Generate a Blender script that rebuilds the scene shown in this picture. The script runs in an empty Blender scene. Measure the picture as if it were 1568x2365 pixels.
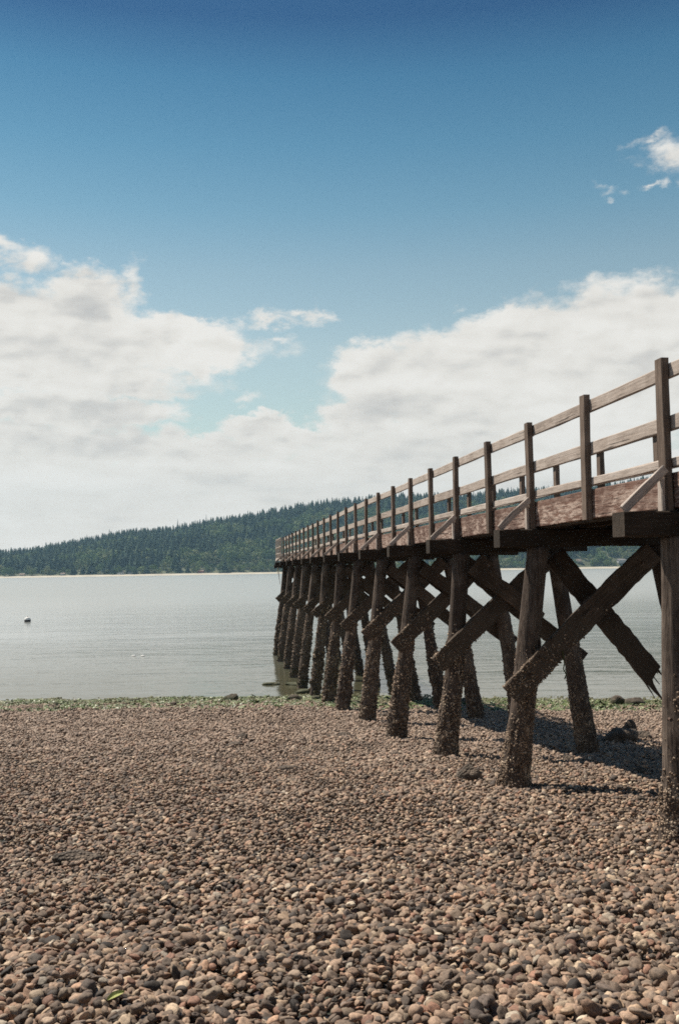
import bpy, bmesh, math, random
import numpy as np
from mathutils import Vector, Matrix, Quaternion

R = math.radians
rng = np.random.default_rng(7)
random.seed(7)
scene = bpy.context.scene
col = scene.collection

# ------------------------------------------------------------------ camera
EYE = 4.64
cam = bpy.data.cameras.new('camera')
cam.sensor_fit = 'VERTICAL'
cam.sensor_height = 36.0
cam.lens = 35.0
cam.clip_start = 0.05
cam.clip_end = 30000
cam_ob = bpy.data.objects.new('camera', cam)
col.objects.link(cam_ob)
cam_ob.matrix_world = (Matrix.Translation((0, 0, EYE)) @ Matrix.Rotation(R(90 + 3.34), 4, 'X')
                       @ Matrix.Rotation(R(-0.92), 4, 'Z'))
scene.camera = cam_ob

# ------------------------------------------------------------------ exposure, sampling
scene.view_settings.view_transform = 'Standard'
scene.view_settings.look = 'None'
scene.view_settings.exposure = 0.5
scene.view_settings.gamma = 1.0
scene.view_settings.use_curve_mapping = False
scene.render.engine = 'CYCLES'
scene.cycles.max_bounces = 6
scene.cycles.diffuse_bounces = 3
scene.cycles.glossy_bounces = 3
scene.cycles.volume_bounces = 0
scene.cycles.transmission_bounces = 4
scene.cycles.filter_width = 1.7
scene.cycles.use_denoising = False

SUN_EL = R(57)
SUN_AZ = R(-53)          # measured from +Y towards +X: to the left and a little beyond

# ------------------------------------------------------------------ node helpers


class NB:
    """tiny wrapper that builds node trees"""

    def __init__(self, tree):
        self.t = tree

    def n(self, kind, **kw):
        nd = self.t.nodes.new(kind)
        for k, v in kw.items():
            setattr(nd, k, v)
        return nd

    def link(self, a, b):
        self.t.links.new(a, b)

    def setin(self, sock, v):
        if isinstance(v, bpy.types.NodeSocket):
            self.link(v, sock)
        else:
            sock.default_value = v

    def math(self, op, a, b=0.0, c=0.0, clamp=False):
        nd = self.n('ShaderNodeMath', operation=op)
        nd.use_clamp = clamp
        self.setin(nd.inputs[0], a)
        self.setin(nd.inputs[1], b)
        self.setin(nd.inputs[2], c)
        return nd.outputs[0]

    def vmath(self, op, a, b=(0, 0, 0), c=(0, 0, 0), out=0):
        nd = self.n('ShaderNodeVectorMath', operation=op)
        self.setin(nd.inputs[0], a)
        self.setin(nd.inputs[1], b)
        if op == 'MULTIPLY_ADD':
            self.setin(nd.inputs[2], c)
        return nd.outputs[out]

    def noise(self, vec, scale, detail=4, rough=0.5, dist=0.0, out=0):
        nd = self.n('ShaderNodeTexNoise')
        if vec is not None:
            self.link(vec, nd.inputs['Vector'])
        nd.inputs['Scale'].default_value = scale
        nd.inputs['Detail'].default_value = detail
        nd.inputs['Roughness'].default_value = rough
        nd.inputs['Distortion'].default_value = dist
        return nd.outputs[out]

    def voronoi(self, vec, scale, feature='F1', out=0, rand=1.0):
        nd = self.n('ShaderNodeTexVoronoi', feature=feature)
        if vec is not None:
            self.link(vec, nd.inputs['Vector'])
        nd.inputs['Scale'].default_value = scale
        nd.inputs['Randomness'].default_value = rand
        return nd.outputs[out]

    def ramp(self, fac, stops, interp='LINEAR'):
        nd = self.n('ShaderNodeValToRGB')
        cr = nd.color_ramp
        cr.interpolation = interp
        while len(cr.elements) > 1:
            cr.elements.remove(cr.elements[-1])
        for i, (p, c) in enumerate(stops):
            e = cr.elements[0] if i == 0 else cr.elements.new(p)
            e.position = p
            e.color = (c[0], c[1], c[2], 1) if len(c) == 3 else c
        self.setin(nd.inputs[0], fac)
        return nd.outputs[0]

    def smooth(self, v, a, b, lo=0.0, hi=1.0):
        nd = self.n('ShaderNodeMapRange', interpolation_type='SMOOTHSTEP')
        self.setin(nd.inputs['Value'], v)
        nd.inputs['From Min'].default_value = a
        nd.inputs['From Max'].default_value = b
        nd.inputs['To Min'].default_value = lo
        nd.inputs['To Max'].default_value = hi
        return nd.outputs[0]

    def mix(self, fac, a, b, blend='MIX'):
        nd = self.n('ShaderNodeMix', data_type='RGBA', blend_type=blend)
        self.setin(nd.inputs[0], fac)
        for s, v in ((nd.inputs[6], a), (nd.inputs[7], b)):
            if isinstance(v, (tuple, list)) and len(v) == 3:
                v = (*v, 1)
            self.setin(s, v)
        return nd.outputs[2]

    def sep(self, v):
        nd = self.n('ShaderNodeSeparateXYZ')
        self.link(v, nd.inputs[0])
        return nd.outputs

    def comb(self, x, y, z):
        nd = self.n('ShaderNodeCombineXYZ')
        for i, v in enumerate((x, y, z)):
            self.setin(nd.inputs[i], v)
        return nd.outputs[0]

    def bump(self, h, strength=0.5, dist=0.01, normal=None):
        nd = self.n('ShaderNodeBump')
        nd.inputs['Strength'].default_value = strength
        nd.inputs['Distance'].default_value = dist
        self.link(h, nd.inputs['Height'])
        if normal is not None:
            self.link(normal, nd.inputs['Normal'])
        return nd.outputs[0]


def new_mat(name):
    m = bpy.data.materials.new(name)
    m.use_nodes = True
    t = m.node_tree
    for n in list(t.nodes):
        t.nodes.remove(n)
    b = NB(t)
    out = b.n('ShaderNodeOutputMaterial')
    bs = b.n('ShaderNodeBsdfPrincipled')
    b.link(bs.outputs[0], out.inputs['Surface'])
    return m, b, bs


# ------------------------------------------------------------------ world: sky with clouds
world = bpy.data.worlds.new('World')
scene.world = world
world.use_nodes = True
wt = world.node_tree
for n in list(wt.nodes):
    wt.nodes.remove(n)
W = NB(wt)
w_out = W.n('ShaderNodeOutputWorld')
bg = W.n('ShaderNodeBackground')
bg.inputs['Strength'].default_value = 0.06
W.link(bg.outputs[0], w_out.inputs[0])
sky = W.n('ShaderNodeTexSky', sky_type='NISHITA')
sky.sun_disc = False
sky.sun_elevation = SUN_EL
sky.sun_rotation = SUN_AZ
sky.altitude = 0
sky.air_density = 1.0
sky.dust_density = 0.4
sky.ozone_density = 3.0
tc = W.n('ShaderNodeTexCoord')
d = W.vmath('NORMALIZE', tc.outputs['Generated'])
dx, dy, dz = W.sep(d)
az = W.math('ARCTAN2', dx, dy)
el = W.math('ARCSINE', dz)
P0 = W.comb(az, el, 0.0)
# turbulence in the sky dome, finer towards the horizon where the layers lie edge-on
st = W.comb(az, W.math('MULTIPLY', el, 1.7), 0.0)
st = W.vmath('ADD', st, W.comb(0.0, 0.0, dy))
nz_big = W.noise(st, 7.0, 3, 0.55)
nz_mid = W.noise(st, 22.0, 6, 0.62)
wv = W.n('ShaderNodeTexNoise')
W.link(st, wv.inputs['Vector'])
wv.inputs['Scale'].default_value = 28
wv.inputs['Detail'].default_value = 6
wv.inputs['Roughness'].default_value = 0.62
warp = W.vmath('SUBTRACT', wv.outputs[1], (0.5, 0.5, 0.5))
Pw = W.vmath('MULTIPLY_ADD', warp, (0.06, 0.05, 0.0), P0)


def px_dir(x, y):
    """a direction in the sky (azimuth, elevation)"""
    return math.atan((x - 784) / 2299.0), math.atan((1329.2 - 0.016 * x - y) / 2299.0)


BL = [(20, 810, 320, 135, 1), (200, 745, 118, 112, 1), (410, 800, 180, 72, 1), (150, 880, 320, 52, 1),
      (0, 598, 56, 22, .6), (75, 630, 46, 36, .65), (305, 668, 26, 44, .6), (560, 805, 90, 24, .75),
      (640, 785, 42, 14, .65), (630, 738, 62, 16, .72), (715, 718, 84, 18, .72), (562, 918, 28, 10, .4),
      (370, 905, 120, 20, .75), (100, 960, 330, 42, 1), (100, 1045, 420, 62, 1), (470, 1045, 250, 44, 1),
      (600, 988, 105, 36, 1), (705, 1010, 110, 36, 1), (780, 1135, 1500, 100, 1), (0, 1250, 700, 60, 1),
      (1250, 910, 500, 165, 1), (1050, 850, 240, 98, 1), (1500, 830, 420, 165, 1), (870, 868, 108, 88, 1),
      (830, 970, 100, 60, 1), (1100, 1030, 520, 90, 1), (1230, 780, 220, 72, 1),
      (1595, 395, 70, 32, .62), (1540, 360, 42, 12, .5), (1524, 460, 28, 11, .6), (1425, 458, 30, 8, .3)]
F = None
for (cx, cy, rx, ry, amp) in BL:
    a0, e0 = px_dir(cx, cy)
    q = W.vmath('MULTIPLY_ADD', Pw, (2299 / rx, 2299 / ry, 0), (-a0 * 2299 / rx, -e0 * 2299 / ry, 0))
    r_ = W.vmath('LENGTH', q, out=1)
    f_ = W.math('SUBTRACT', 1.0, r_)
    if amp < 1:
        f_ = W.math('MULTIPLY', W.math('MAXIMUM', f_, -6.0), amp * .36)
    F = f_ if F is None else W.math('SMOOTH_MAX', F, f_, 0.05)
# outside the photographed part of the sky: more of the same broken cumulus
st2 = W.vmath('MULTIPLY', d, (1.0, 1.0, 2.6))
nz_far = W.noise(st2, 2.6, 5, 0.55)
away = W.smooth(W.math('ABSOLUTE', az), 0.38, 0.62)
low = W.smooth(el, 0.62, 0.10)
high = W.math('MULTIPLY', W.smooth(el, 0.75, 1.0), 0.35)
cover = W.math('MULTIPLY', away, low)
cover = W.math('MAXIMUM', cover, high)
Ffar = W.math('MULTIPLY_ADD', cover, 1.1, W.math('MULTIPLY_ADD', nz_far, 2.2, -2.0))
F = W.math('MAXIMUM', F, Ffar)
nz_fine = W.noise(st, 80.0, 5, 0.62)
stw = W.vmath('MULTIPLY_ADD', warp, (0.03, 0.03, 0.03), st)
def puff(vec, sc):
    q = W.voronoi(vec, sc, 'SMOOTH_F1')
    return W.math('SUBTRACT', 0.55, q)
puffs = W.math('MULTIPLY_ADD', puff(stw, 62.0), 0.5, puff(stw, 26.0))
off = W.vmath('ADD', stw, (-0.006, 0.014, 0.0))
puffs2 = W.math('MULTIPLY_ADD', puff(off, 62.0), 0.5, puff(off, 26.0))
lit = W.math('SUBTRACT', puffs, puffs2)
Fn = W.math('ADD', F, W.math('MULTIPLY_ADD', nz_mid, 0.34, -0.17))
Fn = W.math('ADD', Fn, W.math('MULTIPLY_ADD', nz_fine, 0.30, -0.15))
Fn = W.math('ADD', Fn, W.math('MULTIPLY', puffs, 0.28))
alpha = W.smooth(Fn, -0.07, 0.32)
alpha = W.math('MULTIPLY', alpha, 0.97)
# relief inside the clouds: lit from above, greyer bases, streaky near the horizon
stk = W.comb(W.math('MULTIPLY', az, 0.8), W.math('MULTIPLY', el, 4.5), dy)
nz_s = W.noise(stk, 9.0, 5, 0.55)
sh = W.math('MULTIPLY_ADD', nz_s, .82, W.math('MULTIPLY', nz_big, 0.55))
sh = W.math('ADD', sh, W.math('MULTIPLY_ADD', nz_mid, 0.15, 0.33))
sh = W.math('ADD', sh, W.math('MULTIPLY', W.math('MULTIPLY', lit, W.smooth(el, .03, .16)), 0.40))
sh = W.math('ADD', sh, W.math('MULTIPLY', W.smooth(Fn, .8, .1), 0.13))
ccol = W.ramp(W.math('SUBTRACT', sh, 0.52),
              [(0.20, (6.5, 6.4, 6.2)), (0.40, (8.0, 7.75, 7.3)), (0.58, (9.5, 9.15, 8.5)), (0.80, (10.3, 10.0, 9.4))])
skycol = W.mix(1.0, sky.outputs[0], W.ramp(el, [(0.0, (1.7, 1.5, 1.08)), (0.22, (1.92, 1.64, 1.16)), (0.296, (1.55, 1.50, 1.12)), (.35, (1.08, 1.33, 1.08)), (.41, (.72, 1.12, 1.0)), (.47, (.46, .88, .88)), (0.52, (.24, .51, .65)), (1.0, (.23, .48, .62))]), 'MULTIPLY')
# thin veil of bright vapour low over the horizon
veil = W.smooth(el, 0.22, 0.0, 0.0, 0.5)
skycol = W.mix(veil, skycol, (6.2, 6.8, 6.9, 1))
W.link(W.mix(alpha, skycol, ccol), bg.inputs['Color'])

# ------------------------------------------------------------------ sun
sl = bpy.data.lights.new('sun', 'SUN')
sl.energy = 5.0
sl.angle = R(0.53)
sl.color = (1.0, 0.92, 0.80)
so = bpy.data.objects.new('sun', sl)
col.objects.link(so)
sd = Vector((math.sin(SUN_AZ) * math.cos(SUN_EL), math.cos(SUN_AZ) * math.cos(SUN_EL), math.sin(SUN_EL)))
so.rotation_mode = 'QUATERNION'
so.rotation_quaternion = sd.to_track_quat('Z', 'Y')
so.location = sd * 60

# ------------------------------------------------------------------ object helpers


def tag(o, label=None, cat=None, group=None, kind=None):
    if label:
        o['label'] = label
    if cat:
        o['category'] = cat
    if group:
        o['group'] = group
    if kind:
        o['kind'] = kind
    return o


def mesh_ob(name, verts, faces, mat, parent=None, smooth=False, link=True):
    me = bpy.data.meshes.new(name)
    v = np.asarray(verts, dtype=np.float32).reshape(-1, 3)
    if isinstance(faces, np.ndarray):
        nf, k = faces.shape
        me.vertices.add(len(v))
        me.vertices.foreach_set('co', v.ravel())
        me.loops.add(nf * k)
        me.loops.foreach_set('vertex_index', faces.astype(np.int32).ravel())
        me.polygons.add(nf)
        me.polygons.foreach_set('loop_start', np.arange(0, nf * k, k, dtype=np.int32))
        me.update(calc_edges=True)
    else:
        me.from_pydata([tuple(p) for p in v.tolist()], [], faces)
    if smooth:
        me.polygons.foreach_set('use_smooth', np.ones(len(me.polygons), dtype=bool))
    if mat:
        me.materials.append(mat)
    o = bpy.data.objects.new(name, me)
    if link:
        col.objects.link(o)
    if parent:
        o.parent = parent
    return o


def empty(name, loc=(0, 0, 0), rz=0.0):
    o = bpy.data.objects.new(name, None)
    o.empty_display_size = 0.3
    o.location = loc
    o.rotation_euler = (0, 0, rz)
    col.objects.link(o)
    return o


def hash3(ix, iy, iz, seed):
    h = (ix * 374761393 + iy * 668265263 + iz * 2147483647 + seed * 1274126177) & 0xFFFFFFFF
    h = ((h ^ (h >> 13)) * 1274126177) & 0xFFFFFFFF
    return ((h ^ (h >> 16)) & 0xFFFFFF) / float(0xFFFFFF)


def vnoise(x, y, z=0.0, seed=0):
    x, y, z = np.broadcast_arrays(np.asarray(x, float), np.asarray(y, float), np.asarray(z, float))
    ix, iy, iz = (np.floor(a).astype(np.int64) for a in (x, y, z))
    fx, fy, fz = x - ix, y - iy, z - iz
    fx, fy, fz = (a * a * (3 - 2 * a) for a in (fx, fy, fz))
    r = 0
    for a in (0, 1):
        for b in (0, 1):
            for c in (0, 1):
                w = (fx if a else 1 - fx) * (fy if b else 1 - fy) * (fz if c else 1 - fz)
                r = r + w * hash3(ix + a, iy + b, iz + c, seed)
    return r


def fbm(x, y, z=0.0, oct=4, seed=0):
    s, a, t = 0, 1.0, 0
    for i in range(oct):
        s = s + a * vnoise(np.asarray(x) * 2 ** i, np.asarray(y) * 2 ** i, np.asarray(z) * 2 ** i, seed + i)
        t += a
        a *= .5
    return s / t


# ------------------------------------------------------------------ ground height
PY = [-3000, -60, -10, 0, 3.5, 6, 9.2, 13.05, 16.9, 20.8, 24.6, 28.5, 32.3, 35.8, 37.0, 45, 60, 100, 400]
PZ = [8, 5.5, 4.3, 3.55, 3.02, 2.56, 2.11, 1.83, 1.50, 1.20, .94, .70, .40, .11, 0.0, -.5, -1.3, -3, -8]


def yeff(X, Y):
    return Y + .25 * np.maximum(0, X + 1) - .12 * np.maximum(0, -X - 14)


def ground(X, Y):
    X = np.asarray(X, float)
    Y = np.asarray(Y, float)
    z = np.interp(yeff(X, Y), PY, PZ)
    # keep the foot of each pile where it stands: the skew only matters near the water
    w = np.clip((Y - 6) / 24, 0, 1)
    z = w * z + (1 - w) * np.interp(Y, PY, PZ)
    near = (np.abs(X) < 60) & (Y < 60)
    z = z + np.where(near, (fbm(X * .55, Y * .55, 0, 3, 11) - .5) * .10, 0)
    z = z + np.where(near, (fbm(X * 2.3, Y * 2.3, 0, 3, 31) - .5) * .085, 0)
    return z


# ------------------------------------------------------------------ materials
def wood_mat(name, stops, grain=26.0, bumpy=.5, barn=False, flakes=None, rough=.85, knots=True, seed=0.0):
    """weathered timber, grain runs along the local X axis"""
    m, b, bs = new_mat(name)
    t = b.n('ShaderNodeTexCoord')
    oi = b.n('ShaderNodeObjectInfo')
    off = b.math('MULTIPLY', oi.outputs['Random'], 37.0)
    v = b.vmath('ADD', t.outputs['Object'], b.comb(off, off, seed))
    vs = b.vmath('MULTIPLY', v, (1.0, 13.0, 13.0))
    wob = b.noise(v, 2.2, 3, .5, out=1)
    vs = b.vmath('MULTIPLY_ADD', wob, (0.5, .9, .9), vs)
    g1 = b.noise(vs, 3.2, 7, .65)
    g2 = b.noise(b.vmath('MULTIPLY', v, (1.2, 60., 60.)), 2.0, 5, .6)
    blot = b.noise(v, 3.0, 4, .6)
    f = b.math('MULTIPLY_ADD', g1, .62, b.math('MULTIPLY', g2, .2))
    f = b.math('ADD', f, b.math('MULTIPLY_ADD', blot, .55, -.2))
    f = b.math('ADD', f, b.math('MULTIPLY_ADD', oi.outputs['Random'], .16, -.08))
    c = b.ramp(f, stops)
    h = b.math('MULTIPLY_ADD', g2, .6, g1)
    if flakes:
        fl = b.noise(b.vmath('MULTIPLY', v, (3.2, 20., 20.)), 1.5, 8, .72)
        k = b.smooth(fl, .42, .58)
        k = b.math('MULTIPLY', k, b.smooth(blot, .34, .58, .25, 1.))
        k = b.math('MULTIPLY', k, b.smooth(b.sep(t.outputs['Object'])[2], .15, .03, .25, 1.))
        c = b.mix(k, c, flakes)
        h = b.math('ADD', h, b.math('MULTIPLY', k, .35))
    # checks: long dark cracks
    ck = b.noise(b.vmath('MULTIPLY', v, (.9, 42., 42.)), 1.1, 3, .5)
    ckm = b.smooth(ck, .36, .31)
    c = b.mix(b.math('MULTIPLY', ckm, .75), c, (.022, .017, .013))
    h = b.math('SUBTRACT', h, b.math('MULTIPLY', ckm, .8))
    if barn:
        wz = b.sep(b.n('ShaderNodeNewGeometry').outputs['Position'])[2]
        wet = b.smooth(wz, 4.15, 3.75)
        c = b.mix(b.math('MULTIPLY', wet, .6), c, (.095, .072, .053))
    b.link(c, bs.inputs['Base Color'])
    bs.inputs['Roughness'].default_value = rough
    bs.inputs['Specular IOR Level'].default_value = .25
    b.link(b.bump(h, bumpy, .012), bs.inputs['Normal'])
    return m


M_rail = wood_mat('weathered_rail_timber', [(.2, (.19, .15, .125)), (.42, (.38, .315, .27)), (.62, (.50, .43, .38)), (.85, (.60, .53, .47))], bumpy=.45)
M_post = wood_mat('weathered_post_timber', [(.2, (.06, .042, .032)), (.45, (.135, .098, .076)), (.68, (.225, .17, .135)), (.9, (.32, .26, .21))], bumpy=.5)
M_fascia = wood_mat('peeling_red_fascia', [(.2, (.06, .027, .019)), (.45, (.12, .062, .045)), (.7, (.22, .125, .092)), (.9, (.30, .19, .145))], flakes=(.47, .36, .30), bumpy=.7)
M_beam = wood_mat('dark_tarred_timber', [(.2, (.014, .010, .007)), (.5, (.036, .026, .018)), (.75, (.08, .058, .043)), (.95, (.15, .11, .085))], bumpy=.8)
M_brace = wood_mat('brace_timber', [(.2, (.018, .012, .009)), (.5, (.06, .041, .029)), (.75, (.14, .098, .072)), (.95, (.25, .19, .15))], bumpy=.8, barn=True)
M_pile = wood_mat('piling_timber', [(.2, (.035, .026, .02)), (.45, (.062, .044, .034)), (.68, (.18, .138, .11)), (.9, (.33, .27, .22))], bumpy=1.0, barn=False)

# barnacles
M_barn, b, bs = new_mat('barnacle_crust')
tcn = b.n('ShaderNodeTexCoord')
n1 = b.noise(tcn.outputs['Object'], 60, 3, .6)
n2 = b.noise(tcn.outputs['Object'], 7, 4, .6)
f = b.math('MULTIPLY_ADD', n2, .6, b.math('MULTIPLY', n1, .5))
c = b.ramp(f, [(.38, (.022, .015, .010)), (.47, (.10, .066, .042)), (.56, (.27, .185, .125)), (.68, (.58, .46, .34))])
wz = b.sep(b.n('ShaderNodeNewGeometry').outputs['Position'])[2]
c = b.mix(b.smooth(b.math('MULTIPLY_ADD', n2, 1.2, wz), 3.0, 1.9, 0., .55), c, (.05, .036, .024))
c = b.mix(b.smooth(b.math('MULTIPLY_ADD', n2, .5, wz), .85, .5, 0., .5), c, (.05, .06, .02))
b.link(c, bs.inputs['Base Color'])
bs.inputs['Roughness'].default_value = .8
b.link(b.bump(n1, .6, .01), bs.inputs['Normal'])

# pebbles
def pebble_mat(name):
    m, b, bs = new_mat(name)
    oi = b.n('ShaderNodeObjectInfo')
    t = b.n('ShaderNodeTexCoord')
    geo = b.n('ShaderNodeNewGeometry')
    r = oi.outputs['Random']
    c = b.ramp(r, [(0, (.07, .058, .05)), (.07, (.16, .122, .096)), (.18, (.27, .195, .148)), (.30, (.20, .155, .122)),
                   (.40, (.32, .232, .175)), (.52, (.34, .255, .185)), (.62, (.16, .128, .11)), (.70, (.35, .232, .165)),
                   (.79, (.29, .225, .175)), (.87, (.25, .145, .105)), (.92, (.40, .32, .24)), (.975, (.5, .44, .36)), (1, (.52, .5, .46))], 'CONSTANT')
    r2 = b.math('FRACT', b.math('MULTIPLY', r, 57.3))
    c = b.mix(1.0, c, b.ramp(r2, [(0, (.44, .42, .41)), (1, (1.37, 1.28, 1.18))]), 'MULTIPLY')
    off = b.comb(b.math('MULTIPLY', r, 91.), b.math('MULTIPLY', r, 13.), 0.)
    v = b.vmath('ADD', t.outputs['Object'], off)
    sp = b.noise(v, 2.6, 5, .62)
    c = b.mix(1.0, c, b.ramp(sp, [(.3, (.55, .55, .55)), (.5, (.95, .95, .95)), (.7, (1.35, 1.32, 1.27))]), 'MULTIPLY')
    # far towards the water the stones carry barnacles and shell bits; by the pier too
    pz = b.sep(geo.outputs['Position'])
    big = b.noise(geo.outputs['Position'], .6, 4, .6)
    k = b.smooth(b.math('ADD', pz[2], b.math('MULTIPLY', big, .8)), 2.6, 1.4)
    fine = b.noise(geo.outputs['Position'], 30, 2, .6)
    c = b.mix(b.math('MULTIPLY', k, .55), c, b.ramp(fine, [(.36, (.09, .06, .045)), (.50, (.34, .245, .185)), (.64, (.62, .49, .39))]))
    # green film by the waterline
    g = b.smooth(b.math('ADD', pz[2], b.math('MULTIPLY', big, .25)), .62, .42)
    c = b.mix(b.math('MULTIPLY', g, .7), c, (.085, .11, .035))
    b.link(c, bs.inputs['Base Color'])
    bs.inputs['Roughness'].default_value = .72
    bs.inputs['Specular IOR Level'].default_value = .35
    b.link(b.bump(b.noise(v, 9, 4, .6), .25, .06), bs.inputs['Normal'])
    return m


M_pebble = pebble_mat('pebble_stone')

M_ground, b, bs = new_mat('shingle_ground')
geo = b.n('ShaderNodeNewGeometry')
pos = geo.outputs['Position']
px_, py_, pz_ = b.sep(pos)
vor = b.voronoi(pos, 19.0)
vc = b.voronoi(pos, 19.0, out=1)
c = b.mix(b.math('MULTIPLY', vor, 14.0, clamp=True), (.10, .08, .06), (.025, .02, .016))  # shade of the gaps between stones put into the dark ground colour
c = b.mix(.35, c, vc, 'OVERLAY')
bign = b.noise(pos, .8, 5, .6)
g = b.smooth(b.math('ADD', pz_, b.math('MULTIPLY', bign, .25)), .62, .42)
c = b.mix(b.math('MULTIPLY', g, .75), c, (.06, .075, .028))
c = b.mix(b.smooth(pz_, .02, -.35), c, (.05, .052, .03))
b.link(c, bs.inputs['Base Color'])
bs.inputs['Roughness'].default_value = .85
b.link(b.bump(b.math('SUBTRACT', 1.0, vor), .9, .02), bs.inputs['Normal'])

M_rock, b, bs = new_mat('barnacled_rock')
tcn = b.n('ShaderNodeTexCoord')
n1 = b.noise(tcn.outputs['Object'], 5, 6, .65)
n2 = b.voronoi(tcn.outputs['Object'], 34)
c = b.ramp(n1, [(.3, (.025, .018, .013)), (.5, (.075, .054, .038)), (.68, (.17, .125, .09))])
c = b.mix(b.smooth(n2, .30, .12, 0., .4), c, (.36, .31, .25))
wz = b.sep(b.n('ShaderNodeNewGeometry').outputs['Position'])[2]
c = b.mix(b.smooth(wz, .55, .35, 0, .65), c, (.05, .065, .022))
b.link(c, bs.inputs['Base Color'])
bs.inputs['Roughness'].default_value = .85
b.link(b.bump(b.math('MULTIPLY_ADD', n2, -1.0, n1), .8, .03), bs.inputs['Normal'])

M_weed, b, bs = new_mat('green_seaweed')
oi = b.n('ShaderNodeObjectInfo')
geo = b.n('ShaderNodeNewGeometry')
c = b.ramp(oi.outputs['Random'], [(0, (.045, .06, .02)), (.3, (.09, .125, .035)), (.6, (.14, .18, .055)), (.8, (.18, .22, .08)), (.93, (.22, .21, .12)), (1, (.07, .055, .03))])
b.link(c, bs.inputs['Base Color'])
bs.inputs['Roughness'].default_value = .5

M_water, b, bs = new_mat('sea_water')
geo = b.n('ShaderNodeNewGeometry')
pos = geo.outputs['Position']
wn = b.n('ShaderNodeTexNoise')
calm = b.noise(b.vmath('MULTIPLY', pos, (.012, .03, 0)), 1.0, 3, .6)
pa = b.vmath('MULTIPLY', pos, (.55, 1.5, 1))
w1 = b.noise(pa, .9, 4, .55, .6)
w2 = b.noise(b.vmath('MULTIPLY', pos, (1.3, 3.6, 1)), 1.6, 3, .5, .3)
w3 = b.noise(b.vmath('MULTIPLY', pos, (.10, .34, 1)), .8, 4, .6, .8)
h = b.math('MULTIPLY_ADD', w2, .22, b.math('MULTIPLY', w1, .75))
h = b.math('MULTIPLY_ADD', w3, 2.2, h)
h = b.math('MULTIPLY', h, b.smooth(calm, .35, .65, .45, 1.15))
cc = b.mix(b.smooth(b.sep(pos)[1], 38, 90), (.072, .070, .042), (.28, .295, .285))  # base colour pales with distance, standing in for reflected cloud light
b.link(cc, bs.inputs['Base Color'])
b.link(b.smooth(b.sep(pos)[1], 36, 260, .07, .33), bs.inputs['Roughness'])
bs.inputs['IOR'].default_value = 1.34
b.link(b.bump(h, .24, .12), bs.inputs['Normal'])


def flat_mat(name, c0, c1, scale=8, rough=.8, bump=.3):
    m, b, bs = new_mat(name)
    t = b.n('ShaderNodeTexCoord')
    n = b.noise(t.outputs['Object'], scale, 4, .6)
    b.link(b.ramp(n, [(.35, c0), (.65, c1)]), bs.inputs['Base Color'])
    bs.inputs['Roughness'].default_value = rough
    if bump:
        b.link(b.bump(n, bump, .02), bs.inputs['Normal'])
    return m


M_sand = flat_mat('pale_sand', (.30, .26, .20), (.44, .39, .31), .05)
M_hill = flat_mat('forest_floor', (.025, .035, .014), (.05, .06, .025), .05, bump=0)


def tree_mat(name, stops):
    m, b, bs = new_mat(name)
    oi = b.n('ShaderNodeObjectInfo')
    geo = b.n('ShaderNodeNewGeometry')
    c = b.ramp(oi.outputs['Random'], stops)
    n = b.noise(geo.outputs['Position'], .35, 3, .6)
    c = b.mix(1.0, c, b.ramp(n, [(.3, (.55, .55, .55)), (.7, (1.5, 1.5, 1.45))]), 'MULTIPLY')
    b.link(c, bs.inputs['Base Color'])
    bs.inputs['Roughness'].default_value = .8
    bs.inputs['Specular IOR Level'].default_value = .15
    return m


M_conifer = tree_mat('conifer_needles', [(0, (.014, .034, .018)), (.5, (.03, .058, .028)), (1, (.06, .095, .038))])
M_broad = tree_mat('broadleaf_leaves', [(0, (.07, .12, .035)), (.5, (.125, .175, .055)), (.85, (.16, .19, .075)), (1, (.2, .21, .10))])
M_bark = flat_mat('bark', (.06, .045, .035), (.12, .095, .075), 2)
M_white = flat_mat('white_painted_siding', (.68, .67, .64), (.78, .77, .74), 1, bump=0)
M_grey = flat_mat('grey_siding', (.30, .31, .32), (.38, .39, .4), 1, bump=0)
M_tan = flat_mat('tan_siding', (.42, .34, .26), (.5, .42, .33), 1, bump=0)
M_red = flat_mat('red_siding', (.28, .04, .03), (.36, .06, .045), 1, bump=0)
M_roofg = flat_mat('grey_shingle_roof', (.14, .13, .13), (.25, .235, .22), 1, bump=0)
M_roofb = flat_mat('brown_shingle_roof', (.14, .09, .07), (.22, .16, .12), 1, bump=0)
M_glass, b, bs = new_mat('window_glass')
bs.inputs['Base Color'].default_value = (.03, .04, .05, 1)
bs.inputs['Roughness'].default_value = .05
M_buoyw = flat_mat('white_buoy_paint', (.72, .71, .68), (.8, .79, .76), 6)
M_buoyd = flat_mat('dark_buoy_band', (.015, .018, .025), (.04, .04, .045), 6)
M_iron = flat_mat('rusted_iron', (.03, .018, .012), (.09, .045, .028), 20)
M_leaf = flat_mat('yellow_green_leaf', (.26, .28, .07), (.36, .37, .13), 20)

# ------------------------------------------------------------------ beach and water
def axis(parts):
    out = []
    for a, b_, st_ in parts:
        out.append(np.arange(a, b_, st_))
    return np.concatenate(out)


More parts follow.
